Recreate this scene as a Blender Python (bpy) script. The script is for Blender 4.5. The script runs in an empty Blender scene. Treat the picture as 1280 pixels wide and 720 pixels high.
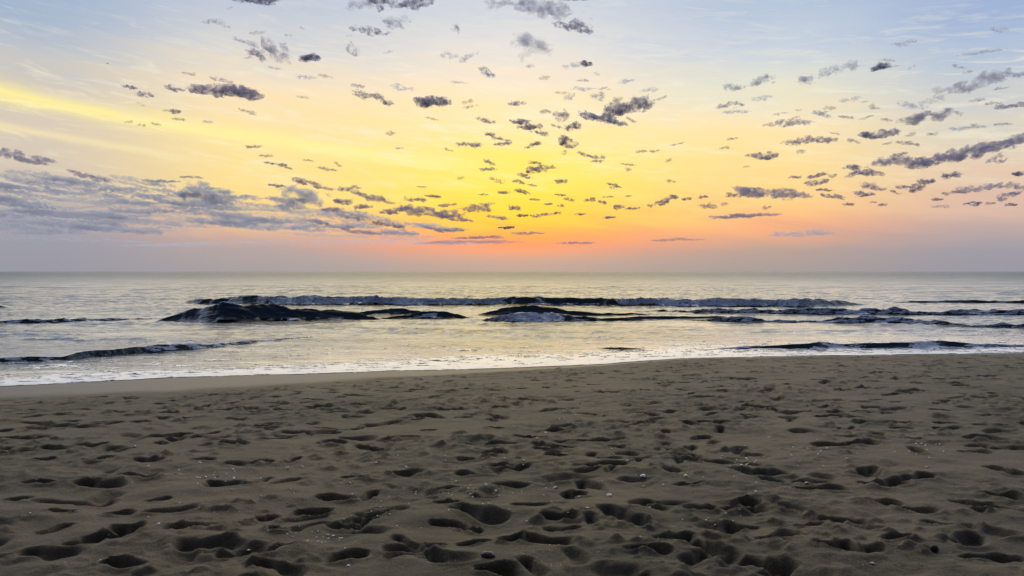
import bpy, math, random
import numpy as np

R = math.radians
SC = bpy.context.scene
COL = SC.collection
random.seed(7)
RNG = np.random.RandomState(11)

# ------------------------------------------------------------------ noise
_P = np.random.RandomState(3).permutation(512)
_P = np.concatenate([_P, _P, _P])
_A = np.random.RandomState(4).uniform(0, 2 * np.pi, 512)
_G2 = np.stack([np.cos(_A), np.sin(_A)], 1)
_G3 = np.random.RandomState(5).normal(size=(512, 3))
_G3 /= np.linalg.norm(_G3, axis=1)[:, None]


def _fade(t):
    return t * t * t * (t * (t * 6 - 15) + 10)


def perlin2(x, y, seed=0):
    x = np.asarray(x, float) + seed * 37.17
    y = np.asarray(y, float) + seed * 91.73
    xi = np.floor(x).astype(np.int64); yi = np.floor(y).astype(np.int64)
    xf = x - xi; yf = y - yi
    u = _fade(xf); v = _fade(yf)

    def g(ix, iy, dx, dy):
        k = _P[(_P[ix & 511] + iy) & 511]
        return _G2[k, 0] * dx + _G2[k, 1] * dy
    a = g(xi, yi, xf, yf); b = g(xi + 1, yi, xf - 1, yf)
    c = g(xi, yi + 1, xf, yf - 1); d = g(xi + 1, yi + 1, xf - 1, yf - 1)
    return 1.4 * ((a + u * (b - a)) * (1 - v) + v * (c + u * (d - c)))


def fbm2(x, y, octaves=4, seed=0, gain=0.5, lac=2.03):
    s = 0.0; a = 1.0; t = 0.0
    for k in range(octaves):
        s = s + a * perlin2(x, y, seed + k * 1.3); t += a
        x = x * lac; y = y * lac; a *= gain
    return s / t * 1.5


def perlin3(x, y, z, seed=0):
    x = x + seed * 17.3; y = y + seed * 53.1; z = z + seed * 29.7
    xi = np.floor(x).astype(np.int64); yi = np.floor(y).astype(np.int64); zi = np.floor(z).astype(np.int64)
    xf = x - xi; yf = y - yi; zf = z - zi
    u = _fade(xf); v = _fade(yf); w = _fade(zf)
    out = 0.0
    for dx in (0, 1):
        for dy in (0, 1):
            for dz in (0, 1):
                k = _P[(_P[(_P[(xi + dx) & 511] + yi + dy) & 511] + zi + dz) & 511]
                g = _G3[k, 0] * (xf - dx) + _G3[k, 1] * (yf - dy) + _G3[k, 2] * (zf - dz)
                out = out + g * (u if dx else 1 - u) * (v if dy else 1 - v) * (w if dz else 1 - w)
    return 1.5 * out


def fbm3(x, y, z, octaves=3, seed=0, gain=0.55):
    s = 0.0; a = 1.0; t = 0.0
    for k in range(octaves):
        s = s + a * perlin3(x, y, z, seed + k * 2.1); t += a
        x = x * 2.07; y = y * 2.07; z = z * 2.07; a *= gain
    return s / t * 1.5


def sstep(a, b, x):
    t = np.clip((x - a) / (b - a), 0, 1)
    return t * t * (3 - 2 * t)


# ------------------------------------------------------------------ camera numbers
EYE = 2.5          # camera height above the sea, m
FPX = 924.0        # focal length in photo pixels (1280 wide)
HOR = 339.5        # horizon row in the photo


def sea_xy(px, py):
    y = EYE * FPX / (py - HOR)
    return (px - 640) / FPX * y, y


# ------------------------------------------------------------------ mesh helpers
def link(o):
    COL.objects.link(o)
    return o


def mesh_from(name, verts, faces, mat=None, smooth=True, attrs=None):
    verts = np.asarray(verts, np.float32).reshape(-1, 3)
    faces = np.asarray(faces, np.int32)
    me = bpy.data.meshes.new(name)
    n = len(faces); k = faces.shape[1]
    me.vertices.add(len(verts)); me.vertices.foreach_set('co', verts.ravel())
    me.loops.add(n * k); me.loops.foreach_set('vertex_index', faces.ravel())
    me.polygons.add(n)
    me.polygons.foreach_set('loop_start', np.arange(0, n * k, k, dtype=np.int32))
    me.polygons.foreach_set('loop_total', np.full(n, k, np.int32))
    me.update(calc_edges=True)
    if smooth:
        me.polygons.foreach_set('use_smooth', np.ones(n, bool))
    for an, av in (attrs or {}).items():
        at = me.attributes.new(an, 'FLOAT', 'POINT')
        at.data.foreach_set('value', np.asarray(av, np.float32).ravel())
    if mat:
        me.materials.append(mat)
    me.validate()
    return me


def obj(name, me, parent=None):
    o = link(bpy.data.objects.new(name, me))
    if parent is not None:
        o.parent = parent
    return o


def grid_faces(ny, nx, keep=None):
    i = np.arange(ny * nx).reshape(ny, nx)
    f = np.stack([i[:-1, :-1], i[:-1, 1:], i[1:, 1:], i[1:, :-1]], -1)
    if keep is not None:
        f = f[keep]
    return f.reshape(-1, 4)


def compact(verts, faces, *extra):
    used = np.unique(faces)
    m = np.full(len(verts), -1, np.int64); m[used] = np.arange(len(used))
    return (verts[used], m[faces]) + tuple(e[used] for e in extra)


def tag(o, label=None, cat=None, group=None, kind=None):
    if label: o['label'] = label
    if cat: o['category'] = cat
    if group: o['group'] = group
    if kind: o['kind'] = kind
    return o


# ------------------------------------------------------------------ node helpers
def new_mat(name):
    m = bpy.data.materials.new(name); m.use_nodes = True
    nt = m.node_tree
    for n in list(nt.nodes): nt.nodes.remove(n)
    out = nt.nodes.new('ShaderNodeOutputMaterial')
    return m, nt, out


def N(nt, typ, **kw):
    n = nt.nodes.new(typ)
    for k, v in kw.items():
        if k.startswith('i_'):
            key = k[2:]
            n.inputs[int(key) if key.isdigit() else key.replace('_', ' ')].default_value = v
        else:
            setattr(n, k, v)
    return n


def lin(c):
    return tuple((v / 255 / 12.92) if v / 255 <= 0.04045 else ((v / 255 + 0.055) / 1.055) ** 2.4 for v in c) + (1.0,)


def math_node(nt, op, a, b=None, c=None, clamp=False):
    n = nt.nodes.new('ShaderNodeMath'); n.operation = op; n.use_clamp = clamp
    for k, v in enumerate((a, b, c)):
        if v is None: continue
        if isinstance(v, (int, float)): n.inputs[k].default_value = v
        else: nt.links.new(v, n.inputs[k])
    return n.outputs[0]


def mix_col(nt, fac, a, b):
    n = nt.nodes.new('ShaderNodeMix'); n.data_type = 'RGBA'; n.clamp_factor = True
    for s, v in ((n.inputs[0], fac), (n.inputs[6], a), (n.inputs[7], b)):
        if isinstance(v, (int, float)): s.default_value = v
        elif isinstance(v, tuple): s.default_value = v
        else: nt.links.new(v, s)
    return n.outputs[2]


def ramp(nt, fac, stops, interp='LINEAR'):
    n = nt.nodes.new('ShaderNodeValToRGB'); cr = n.color_ramp; cr.interpolation = interp
    while len(cr.elements) > 1: cr.elements.remove(cr.elements[-1])
    cr.elements[0].position = stops[0][0]; cr.elements[0].color = stops[0][1]
    for p, c in stops[1:]:
        e = cr.elements.new(p); e.color = c
    nt.links.new(fac, n.inputs[0])
    return n.outputs[0]


def maprange(nt, v, a, b, lo=0.0, hi=1.0, smooth=True):
    n = nt.nodes.new('ShaderNodeMapRange'); n.interpolation_type = 'SMOOTHSTEP' if smooth else 'LINEAR'
    n.inputs['From Min'].default_value = a; n.inputs['From Max'].default_value = b
    n.inputs['To Min'].default_value = lo; n.inputs['To Max'].default_value = hi
    nt.links.new(v, n.inputs['Value'])
    return n.outputs[0]


# ------------------------------------------------------------------ sky
SUN_EL = R(7.0)
SUN_STRENGTH = 0.75


def build_world():
    w = bpy.data.worlds.new('World'); SC.world = w; w.use_nodes = True
    nt = w.node_tree
    for n in list(nt.nodes): nt.nodes.remove(n)
    L = nt.links.new
    out = N(nt, 'ShaderNodeOutputWorld')
    tc = N(nt, 'ShaderNodeTexCoord')
    sep = N(nt, 'ShaderNodeSeparateXYZ'); L(tc.outputs['Generated'], sep.inputs[0])
    x, y, z = sep.outputs
    el = math_node(nt, 'MULTIPLY', math_node(nt, 'ARCSINE', z), 180 / math.pi)          # degrees
    az = math_node(nt, 'MULTIPLY', math_node(nt, 'ARCTAN2', x, y), 180 / math.pi)       # 0 = out to sea
    # thin high streaks: the sky's bands are drawn out and slightly wavy
    cmb = N(nt, 'ShaderNodeCombineXYZ')
    L(math_node(nt, 'MULTIPLY', az, 0.045), cmb.inputs[0])
    L(math_node(nt, 'ADD', math_node(nt, 'MULTIPLY', el, 0.30), math_node(nt, 'MULTIPLY', az, 0.03)), cmb.inputs[1])
    nz = N(nt, 'ShaderNodeTexNoise', i_Scale=2.2, i_Detail=6.0, i_Roughness=0.6, i_Distortion=0.6)
    L(cmb.outputs[0], nz.inputs['Vector'])
    nz2 = N(nt, 'ShaderNodeTexNoise', i_Scale=7.0, i_Detail=7.0, i_Roughness=0.62, i_Distortion=0.8); L(cmb.outputs[0], nz2.inputs['Vector'])
    wob = math_node(nt, 'SUBTRACT', nz.outputs['Fac'], 0.5)
    amp = maprange(nt, el, 1.0, 6.0, 0.6, 4.5)
    elw = math_node(nt, 'ADD', el, math_node(nt, 'MULTIPLY', wob, amp))
    t = maprange(nt, elw, -5.0, 65.0, 0, 1, smooth=False)

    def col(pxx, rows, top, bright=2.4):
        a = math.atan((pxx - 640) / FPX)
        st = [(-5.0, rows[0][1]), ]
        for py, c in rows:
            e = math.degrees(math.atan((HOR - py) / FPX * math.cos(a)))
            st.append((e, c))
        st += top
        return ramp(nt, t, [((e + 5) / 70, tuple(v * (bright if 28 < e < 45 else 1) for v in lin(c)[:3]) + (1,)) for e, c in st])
    # bright band added above the frame, unseen, to light the water; dim overhead
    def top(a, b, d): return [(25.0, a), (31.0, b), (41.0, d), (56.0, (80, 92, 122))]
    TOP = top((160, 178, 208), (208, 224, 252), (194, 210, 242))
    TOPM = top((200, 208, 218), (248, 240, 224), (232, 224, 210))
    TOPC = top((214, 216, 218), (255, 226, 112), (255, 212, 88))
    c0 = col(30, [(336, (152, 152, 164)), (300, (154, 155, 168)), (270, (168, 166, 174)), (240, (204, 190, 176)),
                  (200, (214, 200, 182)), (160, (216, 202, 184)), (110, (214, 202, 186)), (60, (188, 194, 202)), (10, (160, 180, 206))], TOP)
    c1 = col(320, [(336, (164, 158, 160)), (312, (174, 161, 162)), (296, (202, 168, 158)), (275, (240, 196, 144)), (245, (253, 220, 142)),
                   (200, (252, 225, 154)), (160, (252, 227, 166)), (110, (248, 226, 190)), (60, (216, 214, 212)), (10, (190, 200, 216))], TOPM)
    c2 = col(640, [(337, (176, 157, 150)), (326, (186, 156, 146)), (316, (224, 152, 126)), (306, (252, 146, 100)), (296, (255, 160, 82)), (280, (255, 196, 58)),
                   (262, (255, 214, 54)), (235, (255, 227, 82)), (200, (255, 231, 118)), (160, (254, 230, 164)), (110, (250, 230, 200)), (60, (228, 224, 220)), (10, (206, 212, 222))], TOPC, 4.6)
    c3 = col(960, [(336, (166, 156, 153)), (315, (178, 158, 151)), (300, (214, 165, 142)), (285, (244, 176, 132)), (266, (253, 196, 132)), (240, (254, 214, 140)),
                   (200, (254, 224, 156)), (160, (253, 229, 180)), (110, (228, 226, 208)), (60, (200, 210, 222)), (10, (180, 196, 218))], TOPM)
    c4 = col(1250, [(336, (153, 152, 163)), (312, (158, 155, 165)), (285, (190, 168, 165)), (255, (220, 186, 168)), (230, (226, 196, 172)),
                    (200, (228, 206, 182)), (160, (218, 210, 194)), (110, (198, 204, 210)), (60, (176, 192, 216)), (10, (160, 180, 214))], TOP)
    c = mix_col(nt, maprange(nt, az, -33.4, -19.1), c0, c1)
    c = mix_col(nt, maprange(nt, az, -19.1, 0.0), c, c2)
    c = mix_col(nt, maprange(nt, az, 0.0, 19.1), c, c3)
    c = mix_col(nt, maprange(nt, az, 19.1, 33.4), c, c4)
    # bright yellow cirrus band falling from the left edge towards the glow, with a second paler one under it
    wob2 = math_node(nt, 'ADD', math_node(nt, 'MULTIPLY', wob, 2.0), math_node(nt, 'MULTIPLY', math_node(nt, 'SUBTRACT', nz2.outputs['Fac'], 0.5), 1.6))

    def band(e0, slope, width, a0, a1, colr, k):
        nonlocal c
        d = math_node(nt, 'SUBTRACT', math_node(nt, 'ADD', el, math_node(nt, 'MULTIPLY', wob2, width)),
                      math_node(nt, 'ADD', e0, math_node(nt, 'MULTIPLY', math_node(nt, 'ADD', az, 35.0), slope)))
        d = math_node(nt, 'DIVIDE', d, width)
        g = math_node(nt, 'EXPONENT', math_node(nt, 'MULTIPLY', math_node(nt, 'MULTIPLY', d, d), -1.0))
        g = math_node(nt, 'MULTIPLY', g, maprange(nt, az, a0, a1, 1.0, 0.0))
        c = mix_col(nt, math_node(nt, 'MULTIPLY', g, k, clamp=True), c, lin(colr))
    band(11.2, -0.10, 0.55, -16, 4, (255, 240, 158), 0.95)
    band(9.2, -0.11, 0.25, -26, -20, (246, 228, 178), 0.7)
    # faint mottled veil
    veil = maprange(nt, math_node(nt, 'MULTIPLY_ADD', nz2.outputs['Fac'], 0.6, math_node(nt, 'MULTIPLY', nz.outputs['Fac'], 0.4)), 0.48, 0.66, 0.0, 0.42)
    veil = math_node(nt, 'MULTIPLY', math_node(nt, 'MULTIPLY', veil, maprange(nt, el, 4.0, 9.0)), maprange(nt, el, 13.0, 18.0, 1.0, 0.45))
    c = mix_col(nt, veil, c, lin((255, 244, 214)))
    # the sky behind the beach is still dim and blue
    aza = math_node(nt, 'ABSOLUTE', az)
    beh = ramp(nt, maprange(nt, el, -5, 60, 0, 1, smooth=False),
               [(0.0, lin((62, 60, 66))), (0.12, lin((68, 66, 72))), (0.35, lin((64, 68, 82))), (1.0, lin((62, 74, 104)))])
    c = mix_col(nt, maprange(nt, aza, 42.0, 120.0), c, beh)
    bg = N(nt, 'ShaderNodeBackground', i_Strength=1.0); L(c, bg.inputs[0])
    sky = N(nt, 'ShaderNodeTexSky', sky_type='NISHITA', sun_disc=False, sun_elevation=SUN_EL, sun_rotation=0.0,
            air_density=1.0, dust_density=2.0, ozone_density=1.0, altitude=0.0)
    bg2 = N(nt, 'ShaderNodeBackground', i_Strength=0.002); L(sky.outputs[0], bg2.inputs[0])
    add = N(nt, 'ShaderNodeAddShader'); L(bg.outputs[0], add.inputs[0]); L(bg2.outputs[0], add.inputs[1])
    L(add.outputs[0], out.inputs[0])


build_world()
sl = bpy.data.lights.new('sun', 'SUN'); sl.energy = SUN_STRENGTH; sl.angle = R(70); sl.color = (1.0, 0.93, 0.80)
so = link(bpy.data.objects.new('sun', sl)); so.rotation_euler = (-(math.pi / 2 - SUN_EL), 0, 0)

# ------------------------------------------------------------------ camera
cam = bpy.data.cameras.new('camera'); cam.sensor_width = 36; cam.lens = 36 * FPX / 1280
cam.clip_start = 0.1; cam.clip_end = 200000
co = link(bpy.data.objects.new('camera', cam)); co.location = (0, 0, EYE)
co.rotation_euler = (math.pi / 2 - math.atan((360 - HOR) / FPX), 0, 0)
SC.camera = co

# ------------------------------------------------------------------ shoreline
SHORE_PX = [(0, 485), (150, 475), (300, 470), (430, 466), (600, 461), (740, 457), (830, 449), (960, 446), (1100, 444), (1280, 441)]
_sx = []; _sy = []
for p in SHORE_PX:
    a, b = sea_xy(*p); _sx.append(a); _sy.append(b)
_sx = [-60.0, -25.0] + _sx + [30.0, 80.0]
_sy = [9.0, 13.0] + _sy + [24.5, 29.0]


def shore_y(x):
    xs = np.asarray(x, float)
    s = 0
    for k in (-1.2, -0.6, 0, 0.6, 1.2):
        s = s + np.interp(xs + k, _sx, _sy)
    return s / 5 + 0.12 * perlin2(xs * 0.35, xs * 0 + 2.5, 3) + 0.05 * perlin2(xs * 1.3, xs * 0 + 1.5, 4)


def beach_base(s):
    land = 1.05 * (1 - np.exp(-np.maximum(s, 0) / 10.0))
    sea = np.maximum(-0.07 * np.maximum(-s, 0), -6.0)
    return np.where(s > 0, land, sea)


# ------------------------------------------------------------------ sand
def mat_sand():
    m, nt, out = new_mat('dark_sand'); L = nt.links.new
    p = N(nt, 'ShaderNodeBsdfPrincipled'); L(p.outputs[0], out.inputs[0])
    tc = N(nt, 'ShaderNodeTexCoord'); o = tc.outputs['Object']
    wet = N(nt, 'ShaderNodeAttribute', attribute_name='wet').outputs['Fac']

    def noise(scale, detail=4.0, rough=0.6):
        n = N(nt, 'ShaderNodeTexNoise', i_Scale=scale, i_Detail=detail, i_Roughness=rough)
        L(o, n.inputs['Vector']); return n.outputs['Fac']
    big = noise(0.45, 4); mid = noise(3.0, 5); fine = noise(90.0, 3, 0.7); grain = noise(420.0, 1)
    dry = ramp(nt, mid, [(0.3, (0.066, 0.054, 0.026, 1)), (0.5, (0.102, 0.082, 0.039, 1)), (0.7, (0.152, 0.118, 0.055, 1))])
    dry = mix_col(nt, maprange(nt, noise(16.0, 5, 0.7), 0.42, 0.66, 0.0, 0.55), dry, (0.050, 0.041, 0.025, 1))
    dry = mix_col(nt, maprange(nt, big, 0.4, 0.65), dry, (0.150, 0.108, 0.060, 1))
    dry = mix_col(nt, maprange(nt, fine, 0.40, 0.66, 0.0, 0.75), dry, (0.055, 0.046, 0.030, 1))
    # coarse speckle: pale and dark grains gathered in patches
    vo = N(nt, 'ShaderNodeTexVoronoi', i_Scale=75.0); L(o, vo.inputs['Vector'])
    sepc = N(nt, 'ShaderNodeSeparateColor'); L(vo.outputs['Color'], sepc.inputs[0])
    patch = maprange(nt, noise(1.1, 3), 0.5, 0.66)
    near = maprange(nt, vo.outputs['Distance'], 0.0, 0.5, 1.0, 0.0)
    pale = math_node(nt, 'MULTIPLY', math_node(nt, 'GREATER_THAN', sepc.outputs[0], 0.93), near)
    dark = math_node(nt, 'MULTIPLY', math_node(nt, 'GREATER_THAN', sepc.outputs[1], 0.86), near)
    pale = math_node(nt, 'MULTIPLY', pale, maprange(nt, patch, 0, 1, 0.12, 1.0))
    dark = math_node(nt, 'MULTIPLY', dark, maprange(nt, patch, 0, 1, 0.3, 0.9))
    dry = mix_col(nt, dark, dry, (0.05, 0.046, 0.042, 1))
    dry = mix_col(nt, pale, dry, (0.50, 0.44, 0.34, 1))
    wetc = mix_col(nt, mid, (0.070, 0.049, 0.027, 1), (0.086, 0.059, 0.032, 1))
    c = mix_col(nt, wet, dry, wetc)
    L(c, p.inputs['Base Color'])
    L(maprange(nt, wet, 0, 1, 0.75, 0.58), p.inputs['Roughness'])
    p.inputs['Specular IOR Level'].default_value = 0.5
    h = math_node(nt, 'ADD', math_node(nt, 'MULTIPLY', noise(34.0, 6, 0.72), 0.9), math_node(nt, 'MULTIPLY', grain, 0.16))
    b = N(nt, 'ShaderNodeBump', i_Distance=0.018); L(h, b.inputs['Height'])
    L(maprange(nt, wet, 0, 1, 1.0, 0.12), b.inputs['Strength'])
    L(b.outputs[0], p.inputs['Normal'])
    return m


def sand_ground(px, py):
    """ground point on the beach under a photo pixel"""
    zz = 0.8; X = Y = 0
    for _ in range(12):
        Y = (EYE - zz) * FPX / (py - HOR); X = (px - 640) / FPX * Y
        zz = float(beach_base(shore_y(np.array([X]))[0] - Y))
    return X, Y


PRINT_PX = [(180, 577, 50), (287, 608, 75), (190, 626, 38), (240, 663, 80), (300, 582, 55), (120, 607, 90), (250, 686, 90), (50, 692, 95),
            (340, 716, 95), (432, 657, 65), (350, 665, 35), (755, 583, 80), (890, 578, 70), (590, 594, 55), (640, 587, 60), (580, 575, 28),
            (612, 571, 20), (720, 620, 36), (600, 643, 90), (785, 652, 85), (690, 682, 70), (508, 696, 55), (545, 683, 26), (645, 678, 45),
            (812, 692, 60), (900, 690, 85), (925, 638, 75), (880, 638, 50), (1065, 655, 70), (1130, 680, 60), (1030, 612, 70), (970, 592, 60),
            (1090, 588, 45), (1120, 606, 65), (1150, 600, 50), (1195, 660, 70), (1215, 680, 70), (1258, 590, 50), (1255, 620, 50), (975, 676, 60),
            (250, 576, 40), (110, 558, 50), (30, 548, 70), (60, 562, 60), (210, 545, 70), (215, 550, 50), (330, 536, 40), (300, 512, 60),
            (345, 549, 40), (370, 541, 45), (330, 579, 40), (280, 605, 50), (610, 556, 90), (700, 540, 45), (740, 552, 60), (705, 559, 45),
            (850, 562, 40), (900, 528, 70), (870, 532, 50), (1010, 540, 50), (1080, 556, 50), (1040, 558, 60), (950, 509, 50), (880, 497, 40),
            (500, 548, 55), (470, 563, 60), (505, 594, 50), (450, 600, 50), (440, 537, 40), (480, 530, 60), (560, 512, 60), (530, 520, 50),
            (700, 512, 70), (665, 500, 50), (760, 490, 40), (800, 506, 50), (1040, 520, 50), (1120, 512, 60), (1190, 536, 50), (1240, 520, 45),
            (1100, 466, 40), (1160, 458, 40), (1210, 460, 45), (1235, 470, 50), (1190, 480, 40), (1140, 490, 50), (1075, 486, 40), (930, 474, 40),
            (950, 466, 25), (1050, 458, 30), (865, 470, 30), (830, 480, 40), (720, 463, 40), (520, 475, 18), (610, 488, 30), (560, 490, 35),
            (450, 495, 45), (390, 500, 40), (60, 533, 60), (110, 534, 50), (290, 555, 50), (170, 598, 60), (45, 607, 50), (150, 640, 50),
            (75, 640, 40), (210, 640, 70), (320, 650, 60), (390, 640, 50), (420, 625, 60), (340, 690, 60), (150, 664, 60), (100, 676, 60),
            (560, 656, 50), (585, 660, 40), (855, 676, 50), (1000, 640, 50), (1050, 690, 60), (1230, 700, 70), (1180, 700, 60), (960, 705, 80),
            (620, 715, 60), (150, 712, 60), (700, 650, 60), (1020, 660, 50), (1100, 630, 60), (1150, 640, 60), (1235, 640, 40)]


def build_sand():
    xs = [0.0]
    while xs[-1] < 12: xs.append(xs[-1] + 0.022)
    d = 0.022
    while xs[-1] < 20000:
        d *= 1.035 if xs[-1] < 60 else 1.25; xs.append(xs[-1] + d)
    xs = np.array(xs); xs = np.concatenate([-xs[:0:-1], xs])
    ys = [3.0]
    while ys[-1] < 27: ys.append(ys[-1] + 0.011 * (ys[-1] / 4.0) ** 1.35)
    d = 0.15
    while ys[-1] < 20000: d *= 1.25; ys.append(ys[-1] + d)
    pre = [3.0]; d = 0.012
    while pre[-1] > -150: d *= 1.12; pre.append(pre[-1] - d)
    ys = np.array(pre[:0:-1] + ys)
    X, Y = np.meshgrid(xs, ys)
    S = shore_y(X) - Y
    Z = beach_base(S)
    # only the walked-on part gets relief
    i0, i1 = np.searchsorted(ys, [-2.0, 26.0]); j0, j1 = np.searchsorted(xs, [-22.0, 26.0])
    x = X[i0:i1, j0:j1]; y = Y[i0:i1, j0:j1]; s = S[i0:i1, j0:j1]
    xx = xs[j0:j1]; yy = ys[i0:i1]
    pit = np.zeros_like(x); rim = np.zeros_like(x)
    wx = x + 0.06 * fbm2(x * 3.1, y * 3.1, 2, 21); wy = y + 0.06 * fbm2(x * 3.1, y * 3.1, 2, 22)

    STONES = [sand_ground(610, 698), sand_ground(1172, 691)]      # the sand by the two pebbles is untrodden

    def stamp(cx, cy, L, W, ang, D, rimh, foot=True):
        r = max(L, W) * 1.9
        if any(math.hypot(cx - qx, cy - qy) < 0.55 * r + 0.05 for qx, qy in STONES): return
        a, b = np.searchsorted(yy, [cy - r, cy + r]); c, e = np.searchsorted(xx, [cx - r, cx + r])
        if b - a < 2 or e - c < 2: return
        px = wx[a:b, c:e] - cx; py = wy[a:b, c:e] - cy
        ca, sa = math.cos(ang), math.sin(ang)
        u = px * ca + py * sa; v = -px * sa + py * ca
        if foot:
            d1 = np.sqrt(((u - 0.32 * L) / (0.68 * L)) ** 2 + (v / W) ** 2)
            d2 = np.sqrt(((u + 0.48 * L) / (0.52 * L)) ** 2 + (v / (0.8 * W)) ** 2)
            dd = -np.log(np.exp(-5 * d1) + np.exp(-5 * d2)) / 5
        else:
            dd = np.sqrt((u / L) ** 2 + (v / W) ** 2)
        m = 1 - sstep(0.42, 1.02, dd)
        tilt = 1 + 0.35 * np.clip(u / L, -1, 1) * random.choice((-1, 1))
        pit[a:b, c:e] = np.minimum(pit[a:b, c:e], -D * m * tilt)
        rim[a:b, c:e] = np.maximum(rim[a:b, c:e], rimh * np.exp(-((dd - 1.18) / 0.2) ** 2) * (0.6 + 0.5 * np.sin(np.arctan2(v, u) * 2 + cx * 7)))

    for (px, py, w) in PRINT_PX:
        gx, gy = sand_ground(px, py)
        wm = w / FPX * gy
        L = 0.46 * wm
        stamp(gx, gy, L, 0.5 * min(max(0.45 * wm, 0.11), 0.20), random.gauss(0, 0.35), random.uniform(0.06, 0.10), random.uniform(0.012, 0.024))
    # trails of feet along and across the beach
    n = 0
    while n < 2900:
        cx = random.uniform(-21, 25); cy = random.uniform(-1.5, 24)
        s0 = float(shore_y(np.array([cx]))[0]) - cy
        limit = 1.4 + 4.6 * float(sstep(3.0, -9.0, np.array(cx)))
        if s0 < limit * (0.75 + 0.4 * random.random()): continue
        if float(fbm2(np.array(cx * 0.33), np.array(cy * 0.33), 2, 8)) < random.uniform(-0.9, 0.2): continue
        head = random.choice((0, 0, math.pi, 0, 0.5, -0.5, 1.2)) + random.gauss(0, 0.3)
        for k in range(random.choice((1, 2, 3, 4))):
            side = 0.09 * (1 if k % 2 else -1)
            stamp(cx - math.sin(head) * side, cy + math.cos(head) * side, random.uniform(0.11, 0.17), random.uniform(0.045, 0.08),
                  head + random.gauss(0, 0.18), random.uniform(0.035, 0.09), random.uniform(0.006, 0.016))
            cx += math.cos(head) * random.uniform(0.5, 0.75); cy += math.sin(head) * random.uniform(0.5, 0.75); n += 1
            if float(shore_y(np.array([cx]))[0]) - cy < limit: break
    # scuffed hollows close to the camera
    for k in range(520):
        cx = random.uniform(-14, 16); cy = -1 + 11.5 * random.random() ** 0.9
        stamp(cx, cy, random.uniform(0.10, 0.24), random.uniform(0.07, 0.14), random.gauss(0, 0.5), random.uniform(0.03, 0.07), random.uniform(0.006, 0.02), foot=False)
    wetb = 1.0 + 4.3 * sstep(4.0, -8.0, x)                          # width of the smooth damp strip
    walked = sstep(0.8, 1.35, s / wetb + 0.15 * fbm2(x * 0.6, y * 0.6, 3, 31))
    tread = sstep(-0.35, 0.4, fbm2(x * 0.4, y * 0.4, 3, 33)) * (1 - 0.5 * sstep(8, 15, y))
    clod = sstep(-0.2, 0.35, fbm2(x * 0.7, y * 0.7, 3, 51)) * np.clip(fbm2(x * 6.0, y * 6.5, 3, 52) - 0.12, 0, 1)
    lump = (0.020 + 0.030 * sstep(7.5, 4.0, y)) * fbm2(x * 1.1, y * 1.6, 3, 40) + 0.055 * clod + tread * (0.020 * fbm2(x * 3.3, y * 3.8, 3, 41) + 0.013 * fbm2(x * 9, y * 10, 3, 42))
    ridge = tread * 0.016 * (1 - np.abs(fbm2(x * 2.1, y * 2.6, 2, 43)) * 2.2)
    relief = walked * (pit + rim * (1 + 6 * pit).clip(0, 1) + lump + ridge)
    relief += (1 - walked) * 0.006 * fbm2(x * 0.25, y * 1.4, 3, 44) * sstep(0.1, 1.5, s)
    Z[i0:i1, j0:j1] += relief * sstep(0.05, 0.8, s)
    wet = 1 - sstep(0.75, 1.15, S / (1.0 + 4.3 * sstep(4.0, -8.0, X)) + 0.12 * fbm2(X * 0.5, Y * 0.5, 3, 31))
    V = np.stack([X, Y, Z], -1).reshape(-1, 3)
    me = mesh_from('beach', V, grid_faces(len(ys), len(xs)), mat_sand(), attrs={'wet': wet})
    o = tag(obj('beach', me), kind='structure')
    zi = np.array(Z)

    def height(px, py):
        i = min(max(np.searchsorted(ys, py), 1), len(ys) - 1); j = min(max(np.searchsorted(xs, px), 1), len(xs) - 1)
        ty = (py - ys[i - 1]) / (ys[i] - ys[i - 1]); tx = (px - xs[j - 1]) / (xs[j] - xs[j - 1])
        a = zi[i - 1, j - 1] * (1 - tx) + zi[i - 1, j] * tx; b = zi[i, j - 1] * (1 - tx) + zi[i, j] * tx
        return float(a * (1 - ty) + b * ty)
    return height


sand_z = build_sand()


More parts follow.
